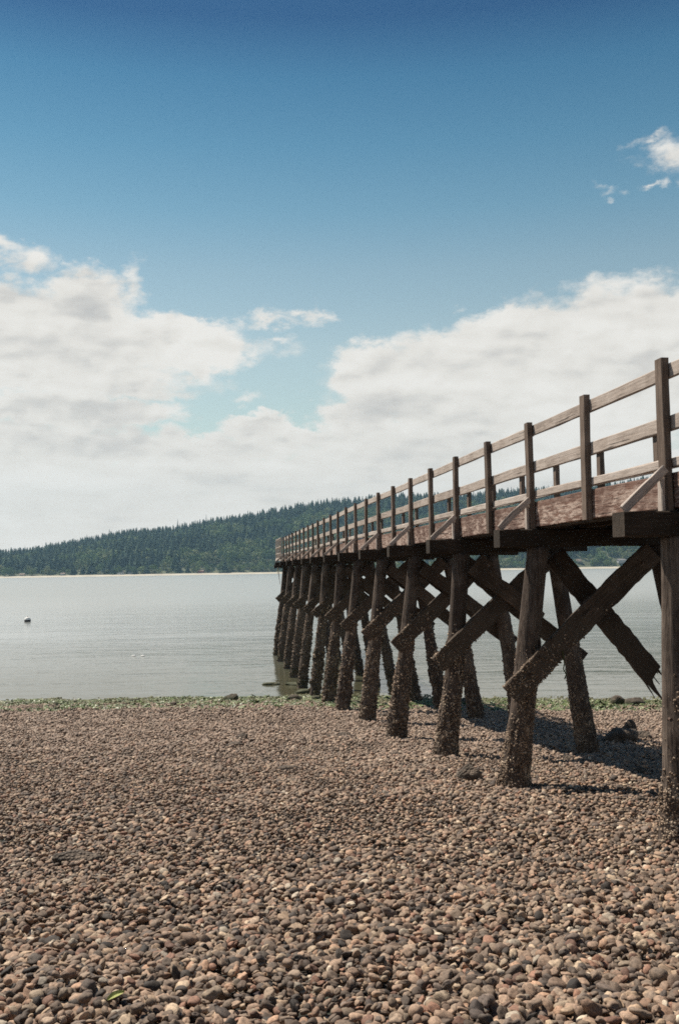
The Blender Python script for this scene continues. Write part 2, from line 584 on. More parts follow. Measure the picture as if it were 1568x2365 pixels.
gx = axis([(-3000, -400, 400), (-400, -60, 40), (-60, -20, 2), (-20, 22, .3), (22, 60, 2), (60, 400, 40), (400, 3001, 400)])
gy = axis([(-3000, -200, 400), (-200, -10, 15), (-10, 2, 1), (2, 46, .22), (46, 80, 3), (80, 401, 40)])
GX, GY = np.meshgrid(gx, gy)
GZ = ground(GX, GY) - .05
nx, ny = len(gx), len(gy)
idx = np.arange(nx * ny).reshape(ny, nx)
fa = np.stack([idx[:-1, :-1], idx[:-1, 1:], idx[1:, 1:], idx[1:, :-1]], -1).reshape(-1, 4)
beach = mesh_ob('beach', np.stack([GX, GY, GZ], -1), fa, M_ground, smooth=True)
tag(beach, 'brown shingle beach sloping down to the water', kind='structure')

wx = axis([(-6000, -100, 500), (-100, 100, 25), (100, 6001, 500)])
wy = axis([(20, 120, 25), (120, 6001, 500)])
WX, WY = np.meshgrid(wx, wy)
idx = np.arange(WX.size).reshape(WX.shape)
fa = np.stack([idx[:-1, :-1], idx[:-1, 1:], idx[1:, 1:], idx[1:, :-1]], -1).reshape(-1, 4)
water = mesh_ob('water', np.stack([WX, WY, WX * 0], -1), fa, M_water)
tag(water, 'calm grey water of the sound rippled by light wind', kind='structure')

# ------------------------------------------------------------------ far shore
SHORE = 1760.0
SK = [(-1400, 1318), (-600, 1300), (0, 1274), (67, 1268), (121, 1259), (180, 1247), (224, 1238), (287, 1225), (359, 1220), (404, 1216),
      (485, 1200), (561, 1189), (628, 1176), (704, 1161), (760, 1153), (813, 1149), (870, 1141), (960, 1140), (1087, 1139), (1147, 1132),
      (1241, 1126), (1431, 1113), (1488, 1101), (1568, 1098), (2000, 1090), (3000, 1150), (4200, 1240)]
RIDGE = 2260.0
skX = [(x - 784) / 2299.0 * RIDGE for x, y in SK]
skH = [(1329.2 - .016 * x - y) / 2299.0 * RIDGE + EYE - 23 for x, y in SK]


def shore_y(X):
    return SHORE + 22 * (vnoise(np.asarray(X) / 170., 0, 0, 5) - .5) + 12 * (vnoise(np.asarray(X) / 45., 3, 0, 6) - .5)


def hill(X, Y):
    X = np.asarray(X, float)
    Y = np.asarray(Y, float)
    hr = np.maximum(np.interp(X * RIDGE / np.maximum(Y, 1), skX, skH), 3)
    t = (Y - shore_y(X))
    z = np.interp(t, [-30, 0, 14, 26, 60], [-3, 0, 1.6, 3.0, 5.0])
    s = np.clip((t - 40) / (RIDGE - SHORE - 40), 0, 1)
    z = z + (hr - 5) * (s ** .9 * (1.25 - .25 * s)) * np.where(s > 0, 1, 0)
    z = z + np.where(t > 60, (fbm(X / 120., Y / 120., 0, 3, 21) - .5) * 16 * s * (1 - s) * 2, 0)
    z = z - np.clip(Y - RIDGE - 60, 0, 500) * .12
    return z


hx = axis([(-2600, -1000, 40), (-1000, 1200, 12), (1200, 4001, 40)])
hy = axis([(1725, 1840, 5), (1840, 2400, 20), (2400, 2801, 50)])
HX, HY = np.meshgrid(hx, hy)
idx = np.arange(HX.size).reshape(HX.shape)
fa = np.stack([idx[:-1, :-1], idx[:-1, 1:], idx[1:, 1:], idx[1:, :-1]], -1).reshape(-1, 4)
# split the sheet into the pale beach strip and the wooded slope
n_beach_rows = 0
HZ = hill(HX, HY)
V = np.stack([HX, HY, HZ], -1)
M_far, b, bs = new_mat('far_shore_ground')
geo = b.n('ShaderNodeNewGeometry')
zz = b.sep(geo.outputs['Position'])[2]
nn = b.noise(geo.outputs['Position'], .03, 4, .6)
grass = b.ramp(nn, [(.35, (.05, .055, .025)), (.6, (.09, .1, .045))])
c = b.mix(b.smooth(b.math('MULTIPLY_ADD', nn, 1.2, zz), 3.3, 4.1), b.ramp(nn, [(.3, (.36, .32, .25)), (.7, (.5, .45, .36))]), grass)
b.link(c, bs.inputs['Base Color'])
bs.inputs['Roughness'].default_value = .9
hills = mesh_ob('hillside', V, fa, M_far, smooth=True)
tag(hills, 'wooded hill rising behind a pale strip of beach across the water', kind='structure')


# ------------------------------------------------------------------ tree prototypes
def conifer_mesh(name, seed, h=1.0, slim=.17):
    rd = random.Random(seed)
    vs, fs = [], []
    n = 6
    for i in range(2):          # trunk
        z, r_ = (0, .018) if i == 0 else (h, .002)
        for k in range(n):
            vs.append((r_ * math.cos(k * 2 * math.pi / n), r_ * math.sin(k * 2 * math.pi / n), z))
    for k in range(n):
        fs.append((k, (k + 1) % n, n + (k + 1) % n, n + k))
    L = 17
    for i in range(L):
        t = i / (L - 1)
        z = .08 + .90 * t
        r0 = slim * (1 - t) ** .8 * rd.uniform(.75, 1.2) + .012
        nb = 9 if t < .6 else 6
        ph = rd.uniform(0, 6.28)
        for k in range(nb):
            a = ph + k * 2 * math.pi / nb + rd.uniform(-.25, .25)
            r = r0 * rd.uniform(.6, 1.2)
            w = .30 * r + .012
            ca, sa = math.cos(a), math.sin(a)
            droop = -.35 * r
            zz_ = z + rd.uniform(-.015, .015)
            i0 = len(vs)
            vs += [(0, 0, zz_ + .035), (ca * r * .6 - sa * w, sa * r * .6 + ca * w, zz_ + droop * .6 - .01),
                   (ca * r, sa * r, zz_ + droop), (ca * r * .6 + sa * w, sa * r * .6 - ca * w, zz_ + droop * .6 - .01),
                   (ca * r * .55, sa * r * .55, zz_ + droop * .2 + .012)]
            fs += [(i0, i0 + 1, i0 + 4), (i0 + 1, i0 + 2, i0 + 4), (i0 + 2, i0 + 3, i0 + 4), (i0 + 3, i0, i0 + 4)]
    return vs, fs


def broad_mesh(name, seed):
    rd = random.Random(seed)
    vs, fs = [], []
    for i in range(2):
        z, r_ = (0, .03) if i == 0 else (.55, .015)
        for k in range(5):
            vs.append((r_ * math.cos(k * 1.2566), r_ * math.sin(k * 1.2566), z))
    for k in range(5):
        fs.append((k, (k + 1) % 5, 5 + (k + 1) % 5, 5 + k))
    lobes = [(rd.uniform(-.22, .22), rd.uniform(-.22, .22), rd.uniform(.35, .78), rd.uniform(.16, .27)) for _ in range(8)]
    for _ in range(420):
        lx, ly, lz, lr = rd.choice(lobes)
        dv = Vector((rd.gauss(0, 1), rd.gauss(0, 1), rd.gauss(0, 1))).normalized()
        p = Vector((lx, ly, lz)) + dv * lr * rd.uniform(.75, 1.05)
        s = rd.uniform(.022, .05)
        nrm = (dv + Vector((rd.gauss(0, .5), rd.gauss(0, .5), rd.gauss(0, .5)))).normalized()
        u = nrm.orthogonal().normalized()
        w = nrm.cross(u)
        i0 = len(vs)
        vs += [tuple(p + u * s), tuple(p + w * s), tuple(p - u * s), tuple(p - w * s)]
        fs.append((i0, i0 + 1, i0 + 2, i0 + 3))
    return vs, fs


def proto_collection(name, items):
    c_ = bpy.data.collections.new(name)
    for i, (vs, fs, mat, sm) in enumerate(items):
        o = mesh_ob(name + '_form', vs, fs, mat, smooth=sm, link=False)
        c_.objects.link(o)
    return c_


def scatter(name, pts, rot, scl, pick, coll, label, parent=None):
    """one object whose points each carry a copy of a prototype"""
    me = bpy.data.meshes.new(name)
    n = len(pts)
    me.vertices.add(n)
    me.vertices.foreach_set('co', np.asarray(pts, np.float32).ravel())
    a = me.attributes.new('rot', 'FLOAT_VECTOR', 'POINT')
    a.data.foreach_set('vector', np.asarray(rot, np.float32).ravel())
    a = me.attributes.new('scl', 'FLOAT_VECTOR', 'POINT')
    a.data.foreach_set('vector', np.asarray(scl, np.float32).ravel())
    a = me.attributes.new('pick', 'INT', 'POINT')
    a.data.foreach_set('value', np.asarray(pick, np.int32).ravel())
    o = bpy.data.objects.new(name, me)
    col.objects.link(o)
    if parent:
        o.parent = parent
    ng = bpy.data.node_groups.new(name, 'GeometryNodeTree')
    ng.interface.new_socket('Geometry', in_out='INPUT', socket_type='NodeSocketGeometry')
    ng.interface.new_socket('Geometry', in_out='OUTPUT', socket_type='NodeSocketGeometry')
    N = ng.nodes
    gi, go = N.new('NodeGroupInput'), N.new('NodeGroupOutput')
    mp = N.new('GeometryNodeMeshToPoints')
    ip = N.new('GeometryNodeInstanceOnPoints')
    ci = N.new('GeometryNodeCollectionInfo')
    ci.inputs['Collection'].default_value = coll
    ci.inputs['Separate Children'].default_value = True
    ci.inputs['Reset Children'].default_value = True

    def attr(nm, ty):
        q = N.new('GeometryNodeInputNamedAttribute')
        q.data_type = ty
        q.inputs['Name'].default_value = nm
        return q.outputs['Attribute']
    ng.links.new(gi.outputs[0], mp.inputs[0])
    ng.links.new(mp.outputs[0], ip.inputs['Points'])
    ng.links.new(ci.outputs[0], ip.inputs['Instance'])
    ip.inputs['Pick Instance'].default_value = True
    ng.links.new(attr('pick', 'INT'), ip.inputs['Instance Index'])
    e2r = N.new('FunctionNodeEulerToRotation')
    ng.links.new(attr('rot', 'FLOAT_VECTOR'), e2r.inputs[0])
    ng.links.new(e2r.outputs[0], ip.inputs['Rotation'])
    ng.links.new(attr('scl', 'FLOAT_VECTOR'), ip.inputs['Scale'])
    ng.links.new(ip.outputs[0], go.inputs[0])
    md = o.modifiers.new('scatter', 'NODES')
    md.node_group = ng
    tag(o, label, kind='stuff')
    return o


con_items = [conifer_mesh('c', s, slim=sl_) for s, sl_ in ((1, .16), (2, .13), (3, .19), (4, .15))]
bro_items = [broad_mesh('b', s) for s in (11, 12, 13)]
tree_coll = proto_collection('wood_tree', [(v, f, M_conifer, False) for v, f in con_items] + [(v, f, M_broad, False) for v, f in bro_items])

# forest points
tx, ty = np.meshgrid(np.arange(-1250, 1750, 12.0), np.arange(1792, 2400, 14.5))
tx = (tx + rng.uniform(-4, 4, tx.shape)).ravel()
ty = (ty + rng.uniform(-4.5, 4.5, ty.shape)).ravel()
keep = (ty - shore_y(tx) > 30) & (np.abs(tx) < ty * .52 + 60)
# a clearing with houses to the right of the pier
HOUSES = [(402, 1800, 'white'), (432, 1812, 'tan'), (508, 1803, 'grey'), (534, 1812, 'white'), (556, 1801, 'white'), (590, 1806, 'grey')]
for hx0, hy0, _ in HOUSES:
    keep &= ~((np.abs(tx - hx0) < 14) & (ty < hy0 + 10))
tx, ty = tx[keep], ty[keep]
tz = hill(tx, ty)
patch = fbm(tx / 65., ty / 60., 0, 4, 77) + np.interp(tx, [-700, -300, -60, 150, 400], [-.05, -.02, .06, .12, .10]) - np.interp(ty, [1800, 1900, 2050, 2150], [-.02, 0, .04, .12])
low_t = (ty - shore_y(tx)) < 75
isb = (patch + rng.uniform(-.06, .06, len(tx)) > .505) | (low_t & (rng.random(len(tx)) < .22))
isb &= ty < 2185
pick = np.where(isb, rng.integers(4, 7, len(tx)), rng.integers(0, 4, len(tx)))
hh = np.where(isb, rng.uniform(13, 26, len(tx)), rng.uniform(15, 34, len(tx)))
hh = np.where(low_t, hh * .72, hh)
hh = np.where(ty > 2185, np.clip(hh, 19, 28), hh)
wd = np.where(isb, hh * rng.uniform(.9, 1.35, len(tx)), hh * rng.uniform(1.4, 2.9, len(tx)))
# draw order of the prototypes follows their names, which keep their order
scatter('forest', np.stack([tx, ty, tz - .5], -1),
        np.stack([rng.normal(0, .02, len(tx)), rng.normal(0, .02, len(tx)), rng.uniform(0, 6.28, len(tx))], -1),
        np.stack([wd, wd, hh], -1), pick, tree_coll, 'dense evergreen forest covering the hill across the water')

# single trees that stand out on the skyline and along the shore
def two_meshes(v, f, n_trunk, mat):
    tr = mesh_ob('trunk', v[:2 * n_trunk], f[:n_trunk], M_bark, link=False).data
    cf = [tuple(q - 2 * n_trunk for q in p) for p in f[n_trunk:]]
    return tr, mesh_ob('crown', v[2 * n_trunk:], cf, mat, link=False).data


con_meshes = [two_meshes(v, f, 6, M_conifer) for v, f in con_items]
bro_meshes = [two_meshes(v, f, 5, M_broad) for v, f in bro_items]


def single_tree(name, me, x, y, h, w, label, group):
    o = empty(name, (x, y, float(hill(x, y)) - .5), random.uniform(0, 6.28))
    o.scale = (w, w, h)
    for nm, me_ in zip(('trunk', 'crown'), me):
        q = bpy.data.objects.new(nm, me_)
        q.parent = o
        col.objects.link(q)
    tag(o, label, 'tree', group)


GRP = 'tall conifers standing out along the ridge'
for i, pxx in enumerate([30, 66, 120, 152, 205, 260, 300, 342, 389, 430, 455, 520, 575, 610, 640, 690, 722, 741, 768, 790, 822, 845, 880, 905, 955, 1012, 1080, 1150, 1178, 1210, 1435, 1452, 1490]):
    X = (pxx - 784) / 2299. * RIDGE
    special = {415: 0}
    h_ = random.uniform(27, 35)
    single_tree('conifer_tree', con_meshes[i % 4], X, RIDGE - 25 + random.uniform(-8, 8), h_, h_ * random.uniform(.9, 1.3),
                'dark pointed conifer rising above the ridge line of the wooded hill', GRP)
X = (415 - 784) / 2299. * RIDGE
single_tree('conifer_tree', con_meshes[1], X, RIDGE - 30, 41, 34, 'tallest thin spiky conifer above the ridge left of the pier end', GRP)
X = (480 - 784) / 2299. * RIDGE
single_tree('conifer_tree', con_meshes[1], X, RIDGE - 30, 38, 25, 'narrow spire conifer on the ridge between tallest conifer and pier', GRP)
GRPB = 'pale green broadleaf trees along the far beach'
for i, (pxx, dy_, h_) in enumerate([(15, 36, 10), (60, 40, 13), (128, 38, 9), (150, 42, 12), (236, 44, 10), (262, 38, 12), (300, 36, 15), (318, 40, 17), (335, 37, 13), (470, 40, 14), (500, 38, 17), (522, 40, 15), (548, 38, 14),
                                  (575, 42, 17), (600, 40, 19), (622, 38, 16), (645, 41, 18), (700, 40, 15), (1335, 40, 12), (1385, 44, 16), (1400, 46, 18), (1462, 50, 20), (1490, 45, 16)]):
    X = (pxx - 784) / 2299. * SHORE
    lab = 'round pale green broadleaf tree at the edge of the far beach' if i not in (7,) else 'largest round pale green tree on the far beach below the ridge'
    single_tree('broadleaf_tree', bro_meshes[i % 3], X, SHORE + dy_, h_, h_ * (1.6 if i == 7 else random.uniform(1.1, 1.5)), lab, GRPB)


# ------------------------------------------------------------------ houses on the far shore
def boxv(x0, x1, y0, y1, z0, z1):
    return [(x0, y0, z0), (x1, y0, z0), (x1, y1, z0), (x0, y1, z0), (x0, y0, z1), (x1, y0, z1), (x1, y1, z1), (x0, y1, z1)]


BF = [(0, 3, 2, 1), (4, 5, 6, 7), (0, 1, 5, 4), (1, 2, 6, 5), (2, 3, 7, 6), (3, 0, 4, 7)]


def box(name, x0, x1, y0, y1, z0, z1, mat, parent=None):
    return mesh_ob(name, boxv(x0, x1, y0, y1, z0, z1), BF, mat, parent)


def house(x, y, w, d_, h_, wall, roof, label, rz=0.0, ridge='x'):
    t = empty('house', (x, y, float(hill(x, y)) - .4), rz)
    tag(t, label, 'house', 'houses behind the far beach')
    box('wall', -w / 2, w / 2, -d_ / 2, d_ / 2, 0, h_, wall, t)
    rh = d_ * .28 if ridge == 'x' else w * .25
    o_ = .5
    if ridge == 'x':
        vs = [(-w / 2 - o_, -d_ / 2 - o_, h_ + .03), (w / 2 + o_, -d_ / 2 - o_, h_ + .03), (w / 2 + o_, d_ / 2 + o_, h_ + .03), (-w / 2 - o_, d_ / 2 + o_, h_ + .03),
              (-w / 2 - o_, 0, h_ + rh), (w / 2 + o_, 0, h_ + rh)]
        fs = [(0, 1, 5, 4), (2, 3, 4, 5), (1, 2, 5), (3, 0, 4), (0, 3, 2, 1)]
    else:
        vs = [(-w / 2 - o_, -d_ / 2 - o_, h_ + .03), (w / 2 + o_, -d_ / 2 - o_, h_ + .03), (w / 2 + o_, d_ / 2 + o_, h_ + .03), (-w / 2 - o_, d_ / 2 + o_, h_ + .03),
              (0, -d_ / 2 - o_, h_ + rh), (0, d_ / 2 + o_, h_ + rh)]
        fs = [(0, 4, 5, 3), (1, 2, 5, 4), (0, 1, 4), (2, 3, 5), (0, 3, 2, 1)]
    rf = mesh_ob('roof', vs, fs, roof, t)
    box('chimney', w * .22, w * .22 + .8, .3, 1.1, h_ + .1, h_ + rh + 1.0, M_roofb, rf)
    nw = max(2, int(w // 3.2))
    floors = 2 if h_ > 5 else 1
    for fl in range(floors):
        for i in range(nw):
            cx = -w / 2 + w * (i + .5) / nw
            z0 = .9 + fl * 2.7
            if fl == 0 and i == nw // 2:
                box('door', cx - .5, cx + .5, -d_ / 2 - .05, -d_ / 2 + .05, .1, 2.15, M_roofb, t)
                continue
            fr = box('window', cx - .75, cx + .75, -d_ / 2 - .04, -d_ / 2 + .1, z0, z0 + 1.3, M_white, t)
            box('pane', cx - .62, cx + .62, -d_ / 2 - .055, -d_ / 2 - .045, z0 + .13, z0 + 1.17, M_glass, fr)


house(402, 1800, 11, 8, 5.4, M_white, M_roofb, 'white house at the left end of the row below the pier deck', .1)
house(432, 1812, 9, 8, 3.2, M_tan, M_roofb, 'low tan bungalow beside the left white house on far shore', -.1)
house(508, 1803, 15, 9, 5.6, M_grey, M_roofg, 'wide grey two storey house in a clearing on far shore', .12)
house(534, 1812, 9, 8, 3.2, M_white, M_roofg, 'small white single storey house right of wide grey house', -.05)
house(556, 1801, 14, 9, 5.8, M_white, M_roofg, 'broad white gabled house near the pier brace on far shore', -.15, 'y')
house(590, 1806, 12, 9, 5.4, M_grey, M_roofb, 'grey house with brown roof hidden behind the nearest brace', .1)
for (pxx, dy_, w_, h_, wl, rf_, lab) in [
        (46, 34, 9, 3.0, M_tan, M_roofb, 'low tan beach cabin far left on the opposite shore'),
        (275, 33, 11, 3.2, M_white, M_roofg, 'long white cottage under dark trees on the left shore'),
        (297, 34, 8, 3.0, M_grey, M_roofg, 'small grey cottage right beside the long white cottage'),
        (460, 33, 11, 3.4, M_red, M_roofb, 'red walled boathouse on the opposite beach left of pier'),
        (140, 34, 8, 3.0, M_grey, M_roofb, 'grey cabin between pale trees on the far left shore')]:
    X = (pxx - 784) / 2299. * (SHORE + 20)
    house(X, SHORE + dy_, w_, 7, h_, wl, rf_, lab)

# ------------------------------------------------------------------ pebble prototypes
def ico(sub):
    bm = bmesh.new()
    bmesh.ops.create_icosphere(bm, subdivisions=sub, radius=1.0)
    v = np.array([x.co[:] for x in bm.verts])
    f = np.array([[q.index for q in p.verts] for p in bm.faces])
    bm.free()
    return v, f


IV2, IF2 = ico(3)
IV1, IF1 = ico(2)


def stone(seed, lo=False, ang=.0):
    v, f = (IV1, IF1) if lo else (IV2, IF2)
    r = 1 + (vnoise(v[:, 0] * 1.1 + 9, v[:, 1] * 1.1 + 9, v[:, 2] * 1.1 + 9, seed) - .5) * (.42 + ang)
    r = r + (vnoise(v[:, 0] * 2.6 + 9, v[:, 1] * 2.6 + 9, v[:, 2] * 2.6 + 9, seed + 50) - .5) * (.14 + ang * .6)
    q = np.sign(v) * np.abs(v) ** .86
    q = q / np.linalg.norm(q, axis=1)[:, None] * (.9 + .1 * np.linalg.norm(q, axis=1)[:, None])
    return q * r[:, None], f


NST = 10
stones_hi = [stone(100 + i, False, .06 if i < 5 else .42) for i in range(NST)]
stones_lo = [stone(100 + i, True, .06 if i < 5 else .45) for i in range(NST)]
peb_coll = proto_collection('beach_pebble', [(v, f, M_pebble, True) for v, f in stones_lo])
peb_coll_hi = proto_collection('near_pebble', [(v, f, M_pebble, True) for v, f in stones_hi])


def lay(y0, y1, step, margin, smin, smax, lift):
    xs, ys = [], []
    Y = np.arange(y0, y1, step * .9)
    for y in Y:
        hw = .345 * y + margin
        x = np.arange(-hw, hw, step)
        xs.append(x + rng.uniform(-.5, .5) * step)
        ys.append(np.full(len(x), y))
    x = np.concatenate(xs)
    y = np.concatenate(ys)
    x = x + rng.uniform(-.42, .42, len(x)) * step
    y = y + rng.uniform(-.42, .42, len(x)) * step
    s = smin + (smax - smin) * rng.beta(1.5, 3.2, len(x))       # half length
    # pebbles sort themselves into coarser and finer patches
    s = s * (.68 + .6 * fbm(x * .9, y * .9, 0, 2, 61))
    a = s * rng.uniform(.62, .95, len(x))
    c_ = s * rng.uniform(.34, .72, len(x))
    z = ground(x, y) + lift + rng.uniform(-.028, .022, len(x)) + .25 * c_
    rot = np.stack([rng.normal(.12, .48, len(x)), rng.normal(0, .45, len(x)), rng.uniform(0, 6.28, len(x))], -1)
    return np.stack([x, y, z], -1), rot, np.stack([s, a, c_], -1)


sets = [lay(2.6, 8.5, .041, 1.4, .013, .044, 0), lay(2.6, 8.5, .084, 1.4, .016, .044, .016),
        lay(8.5, 16, .045, 1.8, .015, .043, 0), lay(8.5, 16, .095, 1.8, .018, .046, .02),
        lay(16, 26, .060, 2.2, .018, .052, 0), lay(16, 26, .16, 2.2, .02, .06, .02), lay(26, 39, .085, 2.6, .022, .062, 0), lay(26, 39, .2, 2.6, .025, .075, .015)]
pp = np.concatenate([s[0] for s in sets])
rr = np.concatenate([s[1] for s in sets])
ss = np.concatenate([s[2] for s in sets])
# strike the stones that would stand in the piles is left to the piles themselves
pk = rng.integers(0, NST, len(pp))
# the nearest ones in view: each its own object
cam_inv = cam_ob.matrix_world.inverted()
Mx = np.array(cam_inv)
hom = np.c_[pp, np.ones(len(pp))] @ Mx.T
fx = hom[:, 0] / -hom[:, 2]
fy = hom[:, 1] / -hom[:, 2]
inview = (np.abs(fx) < 12 / 35. * 1.0) & (fy > -18 / 35. * 1.0)
size = np.where(inview, ss[:, 0] / -hom[:, 2], 0)
order = np.argsort(-size)[:300]
near_mask = np.zeros(len(pp), bool)
near_mask[order] = True
stone_meshes = [mesh_ob('pebble', v, f, M_pebble, smooth=True, link=False).data for v, f in stones_hi]
for i in order:
    o = bpy.data.objects.new('pebble', stone_meshes[pk[i]])
    o.location = pp[i]
    o.rotation_euler = rr[i]
    o.scale = ss[i]
    o.parent = beach
    col.objects.link(o)
nearset = (pp[:, 1] < 7.5) & ~near_mask
farset = (pp[:, 1] >= 7.5)
scatter('pebbles', pp[nearset], rr[nearset], ss[nearset], pk[nearset], peb_coll_hi, 'rounded brown and grey pebbles of the near beach')
scatter('shingle', pp[farset], rr[farset], ss[farset], pk[farset], peb_coll, 'small shingle stones of the beach down to the waterline')

# ------------------------------------------------------------------ seaweed by the waterline


def weed_form(seed):
    rd = random.Random(seed)
    vs, fs = [], []
    for k in range(9):
        a = rd.uniform(0, 6.28)
        px0, py0 = rd.uniform(-.5, .5), rd.uniform(-.5, .5)
        prev = None
        w = rd.uniform(.12, .3)
        for j in range(4):
            r_ = j * .28
            z = .12 + .25 * math.sin(j * 1.3 + rd.uniform(-.5, .5)) * rd.uniform(.3, 1)
            cx, cy = px0 + math.cos(a) * r_, py0 + math.sin(a) * r_
            i0 = len(vs)
            vs += [(cx - math.sin(a) * w, cy + math.cos(a) * w, z), (cx + math.sin(a) * w, cy - math.cos(a) * w, z + rd.uniform(-.1, .1))]
            if prev is not None:
                fs.append((prev, prev + 1, i0 + 1, i0))
            prev = i0
            a += rd.uniform(-.5, .5)
    return vs, fs


weed_coll = proto_collection('weed_tuft', [(*weed_form(s), M_weed, False) for s in range(5)])
n = 26000
x = rng.uniform(-20, 20, n)
y = rng.uniform(26, 40, n)
ye = yeff(x, y)
dens = np.interp(ye, [28.6, 30.4, 31.8, 36.2, 37.3], [0, .6, 1, 1, 0]) * np.clip(fbm(x * .7, y * .7, 0, 3, 91) * 4.2 - 1.35, 0, 1)
k = rng.random(n) < dens
x, y = x[k], y[k]
sz = rng.uniform(.05, .13, len(x))
scatter('seaweed', np.stack([x, y, np.maximum(ground(x, y), -.03) + .02], -1),
        np.stack([rng.normal(0, .25, len(x)), rng.normal(0, .25, len(x)), rng.uniform(0, 6.28, len(x))], -1),
        np.stack([sz, sz, sz * rng.uniform(.6, 1.3, len(x))], -1), rng.integers(0, 5, len(x)), weed_coll,
        'green seaweed lying in a band along the waterline')

# ------------------------------------------------------------------ rocks


def rock(x, y, sx, sy, sz_, seed, label, cat='rock', sink=.25, rz=0.0, grp=None):
    v, f = IV2.copy(), IF2
    r = 1 + (fbm(v[:, 0] * 1.2 + 5, v[:, 1] * 1.2 + 5, v[:, 2] * 1.2 + 5, 4, seed) - .5) * 1.1
    v = v * r[:, None] * np.array([sx, sy, sz_])
    o = mesh_ob('rock', v, f, M_rock, smooth=False)
    o.location = (x, y, max(float(ground(x, y)), -.03) + sz_ * (1 - 2 * sink) * .95)
    o.rotation_euler = (0, 0, rz)
    tag(o, label, cat, grp)
    return o


rock(1.70, 13.75, .16, .15, .14, 3, 'round brown boulder on shingle left of the second near piling')
rock(5.35, 19.4, .30, .26, .19, 5, 'dark jagged rock mound behind the broken brace')
rock(5.6, 19.7, .15, .16, .26, 6, 'upright dark stone leaning on the jagged rock mound')
rock(5.95, 20.1, .2, .16, .10, 61, 'flat dark rock right of the jagged rock mound')
rock(-3.73, 34.0, .24, .2, .17, 8, 'round dark rock at the seaweed edge left of centre')
rock(-5.35, 31.7, .13, .12, .09, 9, 'small dark rock below the seaweed on the left beach')
rock(-1.6, 33.5, .26, .2, .15, 12, 'low dark rock in the seaweed just left of pier')
rock(-.9, 33.9, .16, .16, .12, 13, 'small dark rock between low rock and the outer pilings')
rock(-2.0, 20.2, .10, .09, .10, 14, 'upright dark lump of shells on the middle of beach')
rock(-2.06, 19.2, .15, .12, .05, 15, 'flat dark patch of rock in front of the shell lump')
rock(.05, 20.9, .14, .1, .07, 16, 'dark stone lump on shingle under the fourth piling')
rock(-.35, 20.6, .10, .08, .06, 17, 'small dark stone left of lump near the fourth piling')
rock(-.82, 14.8, .17, .09, .05, 18, 'flat dark stone in the middle of the shingle')
rock(-2.25, 8.5, .20, .11, .06, 19, 'dark flat slab among pebbles on the left foreground', rz=.3)
rock(2.35, 22.4, .16, .14, .10, 20, 'round stone in light between third piling and the shade')
rock(8.6, 31.5, .24, .22, .2, 22, 'weed covered boulder at water edge on the right')
rock(9.0, 31.0, .28, .22, .18, 23, 'low weed covered rock beside the water edge boulder')
rock(7.2, 31.6, .17, .14, .12, 24, 'small wet rock at waterline left of weed boulder')
rock(4.0, 31.8, .34, .2, .14, 25, 'long wet rock at waterline behind the second bent')
rock(-2.95, 41.2, .34, .26, .10, 26, 'seaweed covered rock in shallow water off the pier', sink=.30)
rock(-1.95, 41.0, .4, .28, .10, 27, 'second seaweed rock in the water nearer the pier', sink=.30)
rock(-1.4, 38.2, .45, .26, .13, 28, 'low seaweed rock awash beside the outer pilings', sink=.3)
for i, (xx_, yy_, s_, lab) in enumerate([
        (-9.2, 34.6, .14, 'dark stone in the seaweed band second from the left edge'), (-11.4, 33.1, .11, 'dark stone in the seaweed band nearest the left edge'),
        (-7.3, 35.2, .15, 'dark stone in the seaweed band straight below the two floats'), (-2.5, 32.1, .12, 'small dark stone below the seaweed just left of the outer pilings'),
        (.4, 32.4, .13, 'dark stone at the foot of the seventh piling'), (2.9, 27.2, .12, 'dark stone on the shingle between the fourth and fifth pilings'),
        (4.6, 26.1, .14, 'dark stone in the shade beyond the third piling'), (6.2, 25.2, .13, 'dark stone on sunlit shingle beyond the far row pilings'),
        (3.6, 16.2, .1, 'dark stone by the shade edge beside the second piling'), (.9, 17.2, .08, 'small dark stone just left of the third nearest piling'),
        (-.6, 17.6, .07, 'small dark stone on open shingle left of the third piling'), (-1.2, 24.3, .09, 'small dark stone on open shingle left of the fifth piling'),
        (1.1, 26.3, .11, 'dark stone close beside the fifth piling'), (4.2, 14.3, .09, 'dark stone in sun between the two nearest pilings'),
        (3.4, 11.6, .06, 'small dark stone on the shingle left of the nearest piling')]):
    rock(xx_, yy_, s_, s_ * .8, s_ * .6, 200 + i, lab, grp='small dark stones scattered over the beach')

# leaf
lv = []
for i in range(9):
    t_ = i / 8
    w_ = .016 * math.sin(math.pi * min(1, t_ * .95 + .04)) ** .8
    lv += [(-.06 + .12 * t_, -w_, .012 * math.sin(t_ * 3)), (-.06 + .12 * t_, 0, .012 * math.sin(t_ * 3) - .005), (-.06 + .12 * t_, w_, .012 * math.sin(t_ * 3) + .004)]
lf = []
for i in range(8):
    a_ = i * 3
    lf += [(a_, a_ + 3, a_ + 4, a_ + 1), (a_ + 1, a_ + 4, a_ + 5, a_ + 2)]
o = mesh_ob('leaf', lv, lf, M_leaf)
o.location = (-.90, 3.98, float(ground(-.90, 3.98)) + .075)
o.rotation_euler = (R(25), R(-10), R(35))
o.scale = (.62, .8, .8)
tag(o, 'yellow green leaf fallen on the pebbles in left foreground', 'leaf')


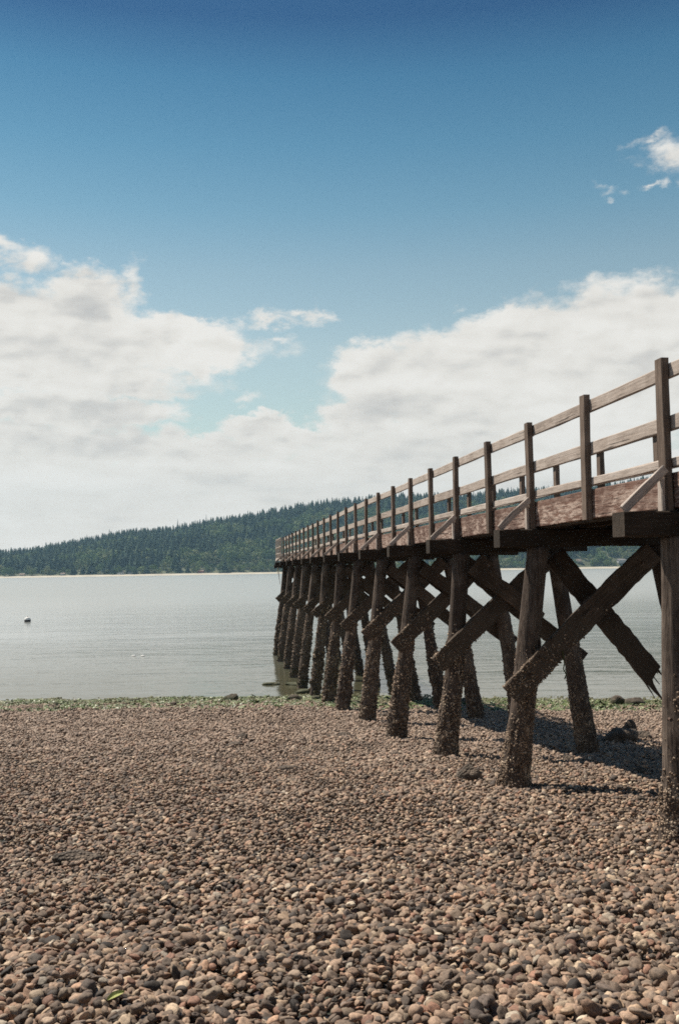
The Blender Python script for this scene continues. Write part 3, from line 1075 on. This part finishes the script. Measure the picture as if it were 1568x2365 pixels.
# ------------------------------------------------------------------ floats
def lathe(name, prof, mat, parent=None, n=20, jitter=0.0):
    vs, fs = [], []
    for (r_, z) in prof:
        for k in range(n):
            vs.append((r_ * math.cos(2 * math.pi * k / n), r_ * math.sin(2 * math.pi * k / n), z))
    for i in range(len(prof) - 1):
        for k in range(n):
            k2 = (k + 1) % n
            fs.append((i * n + k, i * n + k2, (i + 1) * n + k2, (i + 1) * n + k))
    fs.append(tuple(range(n))[::-1])
    fs.append(tuple(range((len(prof) - 1) * n, len(prof) * n)))
    return mesh_ob(name, vs, fs, mat, parent, smooth=True)


bu = empty('mooring_buoy', (-31.2, 99.6, 0))
tag(bu, 'round white mooring buoy with dark underside floating on left', 'buoy')
lathe('float_ball', [(.10, -.22), (.26, -.12), (.34, .05), (.36, .18), (.345, .32), (.28, .45), (.17, .54), (.05, .57)], M_buoyw, bu)
lathe('waterline_band', [(.27, -.14), (.352, .03), (.375, .12), (.372, .24)], M_buoyd, bu)
bu.scale = (.85, .85, .85)
rg = lathe('top_fitting', [(.05, .55), (.05, .62), (.03, .66)], M_iron, bu, 10)
for x_, y_, lab in [(-11.7, 56.4, 'white float on the water, left one of a close pair'), (-11.15, 56.2, 'white float on the water, right one of a close pair')]:
    o = lathe('net_float', [(.02, -.16), (.09, -.08), (.13, 0), (.12, .03), (.07, .06), (.02, .07)], M_buoyw, None, 12)
    o.location = (x_, y_, .01)
    o.scale = (1.0, .8, .7)
    tag(o, lab, 'float', 'pair of white floats on the water')

# ------------------------------------------------------------------ the pier
ALPHA = R(7.57)
PO = Vector((-math.sin(ALPHA) * 8.70 + math.cos(ALPHA) * 4.25, math.cos(ALPHA) * 8.70 + math.sin(ALPHA) * 4.25, 0))
pier = empty('pier', PO, ALPHA)
tag(pier, 'long weathered timber pier on barnacled pilings running out over the water', 'pier')
ST = 1.945
WID = 1.68


def to_world(v, u):
    return PO.x + v * math.cos(ALPHA) - u * math.sin(ALPHA), PO.y + v * math.sin(ALPHA) + u * math.cos(ALPHA)


def gz(v, u):
    return float(ground(*to_world(v, u)))


def timber(name, p0, p1, w, t, mat, parent=pier, up=Vector((0, 0, 1)), segs=6, jag=0.0, cham=.008, warp=.006, seed=None, seg_noise=.004, taper=1.0):
    """a sawn board from p0 to p1: w = size across in the plane of up, t = the other size.  Local X runs along it."""
    rd = random.Random(seed if seed is not None else random.random())
    p0, p1 = Vector(p0), Vector(p1)
    ax = (p1 - p0)
    L = ax.length
    ax.normalize()
    side = up.cross(ax).normalized()
    upv = ax.cross(side).normalized()
    vs, fs = [], []
    ch = min(cham, w * .25, t * .25)
    prof = [(-t / 2, -w / 2 + ch), (-t / 2, w / 2 - ch), (-t / 2 + ch, w / 2), (t / 2 - ch, w / 2), (t / 2, w / 2 - ch), (t / 2, -w / 2 + ch), (t / 2 - ch, -w / 2), (-t / 2 + ch, -w / 2)]
    b0, b1 = rd.uniform(-warp, warp), rd.uniform(-warp, warp)
    for i in range(segs + 1):
        s = i / segs
        bow = math.sin(s * math.pi)
        for (a, c_) in prof:
            jx = 0
            if jag and i == segs:
                jx = rd.uniform(-jag, jag)
            k = 1 + (taper - 1) * s
            vs.append((s * L + jx, a * k + b0 * bow + rd.uniform(-seg_noise, seg_noise) * .5, c_ * k + b1 * bow + rd.uniform(-seg_noise, seg_noise)))
    for i in range(segs):
        for k in range(8):
            k2 = (k + 1) % 8
            fs.append((i * 8 + k, i * 8 + k2, (i + 1) * 8 + k2, (i + 1) * 8 + k))
    fs.append(tuple(range(8))[::-1])
    fs.append(tuple(range(segs * 8, segs * 8 + 8)))
    o = mesh_ob(name, vs, fs, mat, parent)
    m = Matrix((ax, side, upv)).transposed().to_4x4()
    m.translation = p0
    o.matrix_local = m
    return o


BARN_P, BARN_N, BARN_S = [], [], []


def barnacles(parent, P, Nn, S, sides, name='barnacles'):
    """a crust of small open cones, all in one mesh, in the parent's own frame"""
    P, Nn, S = np.asarray(P), np.asarray(Nn), np.asarray(S)
    n = len(P)
    if n == 0:
        return
    Nn = Nn + rng.normal(0, .35, Nn.shape)
    Nn /= np.linalg.norm(Nn, axis=1)[:, None]
    ref = np.where(np.abs(Nn[:, 2:3]) < .9, np.array([[0, 0, 1.]]), np.array([[1., 0, 0]]))
    U = np.cross(Nn, ref)
    U /= np.linalg.norm(U, axis=1)[:, None]
    Wv = np.cross(Nn, U)
    ang = np.arange(sides) * 2 * np.pi / sides
    rings = []
    for (rad, hgt) in ((1.0, -.25), (.55, .85)):
        a = ang[None, :] + rng.uniform(0, 6.28, (n, 1))
        r = S[:, None] * rad * rng.uniform(.7, 1.25, (n, sides))
        q = P[:, None, :] + U[:, None, :] * (np.cos(a) * r)[..., None] + Wv[:, None, :] * (np.sin(a) * r)[..., None] \
            + Nn[:, None, :] * (S * hgt * rng.uniform(.6, 1.3, n))[:, None, None]
        rings.append(q)
        if rad == 1.0:
            base_a = a
    V = np.concatenate(rings, 1)              # n, 2*sides, 3
    base = (np.arange(n) * 2 * sides)[:, None, None]
    k = np.arange(sides)
    quad = np.stack([k, (k + 1) % sides, (k + 1) % sides + sides, k + sides], -1)[None]
    F1 = (base + quad).reshape(-1, 4)
    if sides == 4:
        F2 = (base + np.array([[4, 5, 6, 7]])[None]).reshape(-1, 4)
    else:
        F2 = (base + np.array([[3, 4, 5, 3]])[None]).reshape(-1, 4)
    me_f = F1.tolist() + ([[a_, b_, c_, d_] if a_ != d_ else [a_, b_, c_] for a_, b_, c_, d_ in F2.tolist()])
    if sides == 4:
        o = mesh_ob(name, V.reshape(-1, 3), np.concatenate([F1, F2]), M_barn, parent)
    else:
        o = mesh_ob(name, V.reshape(-1, 3), me_f, M_barn, parent)
    o['kind'] = 'stuff'
    return o


sun_local = Matrix.Rotation(-ALPHA, 3, 'Z') @ sd
sun_th = math.atan2(sun_local.y, sun_local.x)


def piling(u, vt, vb_slope, side, k, rad=.155):
    """a battered round pile; returns its mesh with its crust of barnacles as a child"""
    zt = 4.90
    du = rng.uniform(-.04, .04)
    g = gz(vt - vb_slope * 3 * side, u)
    zb = min(g, 9) - .45
    near = u < 9
    nz, nt = (70, 30) if near else (34, 18)
    zs = np.linspace(zb, zt, nz)
    th = np.linspace(0, 2 * np.pi, nt, endpoint=False)
    ZZ, TH = np.meshgrid(zs, th, indexing='ij')
    H = zt - zb
    tt = (zt - ZZ) / H
    slope = (vb_slope) * (zt - ZZ)
    cx = slope * side
    cy = du * (zt - ZZ) * .3
    sd_ = k * 17 + (3 if side > 0 else 0)
    bow = (.05 * rng.uniform(-1, 1)) * np.sin(tt * np.pi)
    r = rad * (1 - .05 * (1 - tt))
    r = r * (1 + .10 * (fbm(np.cos(TH) * 1.6 + 7, np.sin(TH) * 1.6 + 7, ZZ * .8 + 50, 3, sd_) - .5) * 2)
    r = r - .012 * (vnoise(TH * 9 / 6.2832 * 3, ZZ * .5 + 60, 0, sd_ + 5) > .72)
    hgt = ZZ + (fbm(np.cos(TH) * 2 + 7, np.sin(TH) * 2 + 7, ZZ * 2 + 50, 3, sd_ + 9) - .5) * .9
    lump = np.clip((2.85 - hgt) / .5, 0, 1)
    # the crust starts higher on the side away from the sun
    shade = np.clip(-np.cos(TH - sun_th) * 1.6 - .05, 0, 1)
    lump = np.maximum(lump, shade * np.clip((3.75 - hgt) / .3, 0, 1))
    lw_ = np.clip((2.7 - ZZ) / 1.0, .35, 1)
    r = r + lump * lw_ * (.006 + .085 * fbm(np.cos(TH) * 1.6 + 7, np.sin(TH) * 1.6 + 7, ZZ * 3.2 + 50, 2, sd_ + 13) ** 2.6)
    r = r + lump * (.006 + .032 * fbm(np.cos(TH) * 3 + 7, np.sin(TH) * 3 + 7, ZZ * 5 + 50, 3, sd_ + 3))
    r = r + np.clip((g + .25 - ZZ) / .5, 0, 1) * .02
    # a pile narrows where ice and stones wear it at the mud line
    X = cx + bow + r * np.cos(TH)
    Yv = cy + r * np.sin(TH)
    V = np.stack([X, Yv, ZZ], -1).reshape(-1, 3)
    # own frame: origin at the pile's foot, local X up along the pile so that the grain runs with it
    o_ = np.array([0, 0, zb])
    Vl = V - o_
    Vl = np.stack([Vl[:, 2], Vl[:, 0], Vl[:, 1]], -1)
    ii = np.arange(nz * nt).reshape(nz, nt)
    q = np.stack([ii[:-1], np.roll(ii, -1, 1)[:-1], np.roll(ii, -1, 1)[1:], ii[1:]], -1).reshape(-1, 4)
    faces = q.tolist() + [ii[-1].tolist(), ii[0][::-1].tolist()]
    po = mesh_ob('piling', Vl, faces, M_pile, pier, smooth=True)
    m = Matrix(((0, 1, 0), (0, 0, 1), (1, 0, 0))).to_4x4()
    m.translation = Vector((vt, u, zb))
    po.matrix_local = m
    # crust
    size, sides, nb = (.0105, 4, 9500) if u < 5 else ((.013, 4, 5200) if u < 9 else ((.018, 4, 2400) if u < 17 else (.026, 3, 1100)))
    if side > 0:
        nb = int(nb * .75)
    fi = rng.random(nb) ** .9
    z = np.maximum(g - .05, 0.0) - .05 + fi * (3.95 - max(g, 0))
    t_ = rng.uniform(0, 2 * np.pi, nb)
    zi = (z - zb) / H * (nz - 1)
    ti = t_ / (2 * np.pi) * nt
    i0 = np.clip(zi.astype(int), 0, nz - 2)
    j0 = ti.astype(int) % nt
    G = V.reshape(nz, nt, 3)
    a_, b_ = (zi - i0)[:, None], (ti - ti.astype(int))[:, None]
    Pt = (G[i0, j0] * (1 - b_) + G[i0, (j0 + 1) % nt] * b_) * (1 - a_) + (G[i0 + 1, j0] * (1 - b_) + G[i0 + 1, (j0 + 1) % nt] * b_) * a_
    Lm = lump[i0, j0]
    keep_ = rng.random(nb) < np.clip(Lm * 1.3 + .03, 0, 1) * np.where(z < 2.6, 1, .6)
    cl = fbm(np.cos(t_) * 3 + 7, np.sin(t_) * 3 + 7, z * 4 + 50, 2, sd_ + 31)
    keep_ &= rng.random(nb) < np.clip((cl - .30) * 4, .25, 1)
    Nn = np.stack([np.cos(t_), np.sin(t_), np.zeros(nb)], -1)
    Pl = Pt - o_
    Pl = np.stack([Pl[:, 2], Pl[:, 0], Pl[:, 1]], -1)[keep_]
    Nl = np.stack([Nn[:, 2], Nn[:, 0], Nn[:, 1]], -1)[keep_]
    S = size * rng.uniform(.5, 1.6, nb)[keep_] * (1 + .8 * np.clip((2.4 - z[keep_]) / 1.5, 0, 1))
    barnacles(po, Pl, Nl, S, sides)
    return po


def crust_board(bo, L, w, t, z_of, n, size, sides=4, face=-1):
    """barnacles on the lower end of a brace; z_of maps the distance along it to height"""
    s = rng.uniform(0, L, n)
    c_ = rng.uniform(-w / 2, w / 2, n)
    z = z_of(s)
    f = rng.choice([0, 1, 2, 3], n, p=[.5, .2, .15, .15])
    y = np.where(f == 0, face * t / 2, np.where(f == 1, -face * t / 2, rng.uniform(-t / 2, t / 2, n)))
    zz_ = np.where(f == 2, w / 2, np.where(f == 3, -w / 2, c_))
    nn_ = np.zeros((n, 3))
    nn_[:, 1] = np.where(f == 0, face, np.where(f == 1, -face, 0))
    nn_[:, 2] = np.where(f == 2, 1, np.where(f == 3, -1, 0))
    k = rng.random(n) < np.clip((3.85 - z) / .55, 0.02, 1)
    barnacles(bo, np.stack([s, y, zz_], -1)[k], nn_[k], size * rng.uniform(.5, 1.5, k.sum()), sides)


BENTS = range(-1, 13)
for k in BENTS:
    u = k * 2 * ST
    jit = random.uniform(-.03, .03)
    # pilings
    bat = {0: .028, -1: .05}.get(k, .118 + random.uniform(-.012, .012))
    piling(u + .0, .02 + jit * .5, bat, -1, k, .148)
    piling(u + .02, 1.66 + jit, .158 + random.uniform(-.012, .012), +1, k, .142)
    # cap beam
    timber('cap_beam', (-.55 + jit, u, 5.015), (2.2 + jit, u, 5.015), .23, .27, M_beam, segs=10, cham=.012, seed=k + 50)
    # braces
    if k == 0:
        continue
    fz = -.19
    p0, p1 = Vector((1.52, u + fz, 4.82)), Vector((-.47 + jit, u + fz, 3.03 + random.uniform(-.04, .04)))
    bo = timber('cross_brace', p0, p1, .30, .075, M_brace, segs=26, warp=.02, seg_noise=.013, seed=k)
    L = (p1 - p0).length
    lod = (.011, 1700) if k < 2 else ((.015, 900) if k < 5 else (.022, 350))
    crust_board(bo, L, .30, .075, lambda s, a=p0.z, c_=p1.z, L=L: a + (c_ - a) * s / L, lod[1], lod[0], 4 if k < 5 else 3, 1)
    if k == 1:
        q0, q1 = Vector((.30, u - fz, 4.80)), Vector((1.60, u - fz, 3.22))
    else:
        q0, q1 = Vector((.02, u - fz, 4.80)), Vector((2.16, u - fz, 2.98 + random.uniform(-.05, .05)))
    bo = timber('cross_brace', q0, q1, .29, .075, M_brace, segs=26, warp=.02, seg_noise=.014, seed=k + 99)
    if k >= 2:
        # doubled planks on the inner faces, some of them broken short
        e_ = random.uniform(.62, 1.0)
        r0, r1 = Vector((1.58, u - fz * 1.5, 4.74)), Vector((-.25, u - fz * 1.5, 3.2))
        timber('cross_brace', r0, r0.lerp(r1, e_), .27, .07, M_brace, segs=20, warp=.02, seg_noise=.014, seed=k + 199, jag=.06)
        e_ = random.uniform(.45, .8)
        r0, r1 = Vector((.12, u + fz * 1.45, 4.66)), Vector((1.95, u + fz * 1.45, 3.25))
        timber('cross_brace', r0, r0.lerp(r1, e_), .25, .06, M_brace, segs=16, warp=.02, seg_noise=.014, seed=k + 299, jag=.09)
    if k == 1:
        # the splintered end: long torn wedges
        me = bo.data
        L = (q1 - q0).length
        for v_ in me.vertices:
            if v_.co.x > L * .98:
                v_.co.x += .06 * math.sin(v_.co.z * 60) + (.16 if v_.co.z < -.02 else 0)
        ax = (q1 - q0).normalized()
        vv = Vector((0, 1, 0)).cross(ax).normalized()
        if vv.z < 0:
            vv = -vv
        for i_, (of, ln, ww, dr) in enumerate([(.10, .16, .07, 0), (.055, .10, .05, .01), (.0, .22, .035, -.01), (-.05, .16, .04, -.02), (-.09, .46, .10, -.03), (-.13, .30, .03, -.05)]):
            s0 = q1 - ax * .07 + vv * of
            timber('splinter', s0, s0 + ax * (ln + .07) + vv * dr, ww, .04, M_brace, segs=5, taper=.12, warp=.012, seg_noise=.006, seed=300 + i_)
    # two stub stringer ends lie on each cap: built below as the long stringers

# stringers, deck and fascia
u_end = 24 * ST + .25
segL = 2 * ST
for si, vv in enumerate((.10, .62, 1.10, 1.60)):
    for k in range(-2, 12):
        a, e = k * segL, (k + 1) * segL
        timber('stringer', (vv, a + .004, 5.285), (vv, e - .004, 5.285), .30, .12, M_beam, segs=5, seed=k * 7 + si)


def fascia(v, nm='fascia_board'):
    for k in range(-2, 12):
        a, e = k * segL, (k + 1) * segL + (0 if k < 11 else .2)
        timber(nm, (v, a + .006, 5.325), (v, e - .006, 5.325 + random.uniform(-.003, .003)), .325, .05, M_fascia, segs=8, seed=k * 3 + int(v * 10), seg_noise=.006, warp=.004)


fascia(.012)
fascia(WID - .012)
# deck planks, never seen from below the rail except their undersides: one layer of separate planks joined
vs, fs = [], []
a = -7.8
i = 0
while a < u_end:
    w_ = .19
    dz_ = random.uniform(-.004, .004)
    i0 = len(vs)
    vs += boxv(.045, WID - .045, a, a + w_ - .012, 5.437 + dz_, 5.482 + dz_)
    fs += [tuple(q + i0 for q in f_) for f_ in BF]
    a += w_
dk = mesh_ob('deck_planking', vs, fs, M_beam, pier)
dk['kind'] = 'stuff'

# railings
for side, v in ((-1, 0.0), (1, WID)):
    inn = -side
    vp = v + side * .055          # posts stand outside the fascia
    for i in range(-4, 25):
        u = i * ST + random.uniform(-.03, .03)
        atbent = i % 2 == 0
        zb = 5.134 if atbent else 5.155
        lean = random.uniform(-.012, .012)
        top = 6.54 + random.uniform(-.012, .012)
        timber('rail_post', (vp, u, zb), (vp + lean, u + random.uniform(-.01, .01), top), .145, .072, M_post, up=Vector((0, 1, 0)), segs=6, seed=i + side * 40)
        if atbent and i >= -2:
            # kicker from the cap end up to the post, with a short cleat beside it
            tipv = v + side * .50
            timber('rail_kicker', (tipv, u - .055, 5.145), (vp + side * .03, u - .055, 5.52), .085, .038, M_rail, up=Vector((0, 0, 1)), segs=4, seed=i + 7 + side)
            timber('post_cleat', (vp + side * .062, u - .02, 5.135), (vp + side * .062, u - .02, 5.43), .09, .036, M_rail, up=Vector((0, 1, 0)), segs=3, seed=i + 9)
    vr = v + inn * .004
    for nm, z, h_, t_ in (('top_rail', 6.43, .135, .042), ('middle_rail', 5.945, .14, .042), ('lower_rail', 5.585, .088, .042)):
        for k in range(-2, 12):
            a, e = k * segL, (k + 1) * segL
            off = .0
            timber(nm, (vr, a + .003, z + random.uniform(-.008, .008)), (vr, e - .003, z + random.uniform(-.008, .008)), h_, t_, M_rail, segs=8, seed=k + int(z * 10) + side, warp=.008, seg_noise=.004)

# outer landing with its own railing at the end of the deck
ue0, ue1 = 24 * ST + .35, 26.3 * ST
ex0, ex1 = -.16, WID + .5
for a in np.arange(ue0, ue1, .21):
    timber('landing_plank', (ex0, float(a), 5.39), (ex1, float(a), 5.39), .045, .19, M_rail, up=Vector((0, 0, 1)), segs=3, seed=int(a * 100))
for v in (ex0 - .03, ex1 + .03):
    timber('landing_fascia', (v, ue0, 5.30), (v, ue1, 5.30), .16, .05, M_rail, segs=6)
for v in (ex0 + .4, ex1 - .4):
    timber('landing_stringer', (v, ue0 - .2, 5.20), (v, ue1, 5.20), .26, .14, M_beam, segs=6)
for v in (ex0, ex1):
    for u in np.linspace(ue0 + .05, ue1 - .05, 4):
        timber('landing_post', (v, float(u), 5.41), (v, float(u), 6.48), .07, .07, M_rail, up=Vector((0, 1, 0)), segs=3)
    for z in (6.46, 5.98, 5.62):
        timber('landing_rail', (v, ue0, z + .03), (v, ue1, z + .03), .045, .07, M_rail, up=Vector((0, 0, 1)), segs=4)
    for u in np.linspace(ue0 + .2, ue1 - .2, 9):
        timber('baluster', (v, float(u), 5.41), (v, float(u), 5.60), .05, .035, M_rail, up=Vector((0, 1, 0)), segs=2)
for z in (6.46, 5.98, 5.62):
    timber('landing_rail', (ex0, ue1, z + .03), (ex1, ue1, z + .03), .045, .07, M_rail, up=Vector((0, 0, 1)), segs=4)
for v in (.4, 1.3):
    piling(ue1 - 1.4, v, .02, -1, 13 + int(v), .14)
# worn fender pile and plank hanging below the end
timber('fender_plank', (-.42, 24 * ST - .3, 4.85), (-.30, 24 * ST - .3, 3.9), .16, .05, M_rail, up=Vector((0, 1, 0)), segs=5, taper=.4)
timber('fender_block', (-.62, 24 * ST - .25, 4.9), (.1, 24 * ST - .25, 4.86), .16, .16, M_beam, segs=4)


# forked iron hook behind the nearest rail
def tube(name, pts, r_, mat, parent, n=6):
    vs, fs = [], []
    for i, p in enumerate(pts):
        p = Vector(p)
        q = Vector(pts[min(i + 1, len(pts) - 1)]) - Vector(pts[max(i - 1, 0)])
        q.normalize()
        a_ = q.orthogonal().normalized()
        b_ = q.cross(a_)
        for k in range(n):
            t = 2 * math.pi * k / n
            vs.append(tuple(p + (a_ * math.cos(t) + b_ * math.sin(t)) * r_))
    for i in range(len(pts) - 1):
        for k in range(n):
            k2 = (k + 1) % n
            fs.append((i * n + k, i * n + k2, (i + 1) * n + k2, (i + 1) * n + k))
    fs.append(tuple(range(n)))
    fs.append(tuple(range((len(pts) - 1) * n, len(pts) * n))[::-1])
    return mesh_ob(name, vs, fs, mat, parent, smooth=True)


tube('iron_hook', [(.10, -.06, 5.66), (.115, -.06, 5.74), (.11, -.06, 5.80), (.14, -.06, 5.845), (.17, -.06, 5.88)], .013, M_iron, pier)
# bolts where braces meet the piles
for k in range(-1, 9):
    for (v, z) in ((-.20, 3.27), (1.36, 4.68), (-.05, 5.02), (1.66, 5.02)):
        u = k * 2 * ST
        uu = u - .235 if z < 4.8 else u - .14
        tube('bolt', [(v, uu - .02, z), (v, uu + .03, z)], .018, M_iron, pier)

# strand of weed hanging from the brace
for i in range(1):
    pts = [(.245, 2 * ST - .22, 3.56), (.262, 2 * ST - .235, 3.40), (.25, 2 * ST - .22, 3.33), (.285, 2 * ST - .225, 3.26), (.262, 2 * ST - .22, 3.20)]
    wx_, wy_ = to_world(0, 0)
    o = tube('seaweed_strand', [(*to_world(p[0], p[1]), p[2]) for p in pts], .008, M_weed, None)
    tag(o, 'strand of green weed hanging from the nearest diagonal brace', 'seaweed')

# ------------------------------------------------------------------ haze
HAZE = 0.9e-4
if HAZE:
    hz = box('haze', -2700, 4100, -40, 2850, -12, 245, None)
    m = bpy.data.materials.new('sea_haze')
    m.use_nodes = True
    t = m.node_tree
    for n_ in list(t.nodes):
        t.nodes.remove(n_)
    b = NB(t)
    out = b.n('ShaderNodeOutputMaterial')
    pv = b.n('ShaderNodeVolumePrincipled')
    pv.inputs['Color'].default_value = (.42, .70, .92, 1)
    pv.inputs['Density'].default_value = HAZE
    pv.inputs['Anisotropy'].default_value = .2
    b.link(pv.outputs[0], out.inputs['Volume'])
    hz.data.materials.append(m)
    tag(hz, 'thin bluish haze over the water', kind='stuff')
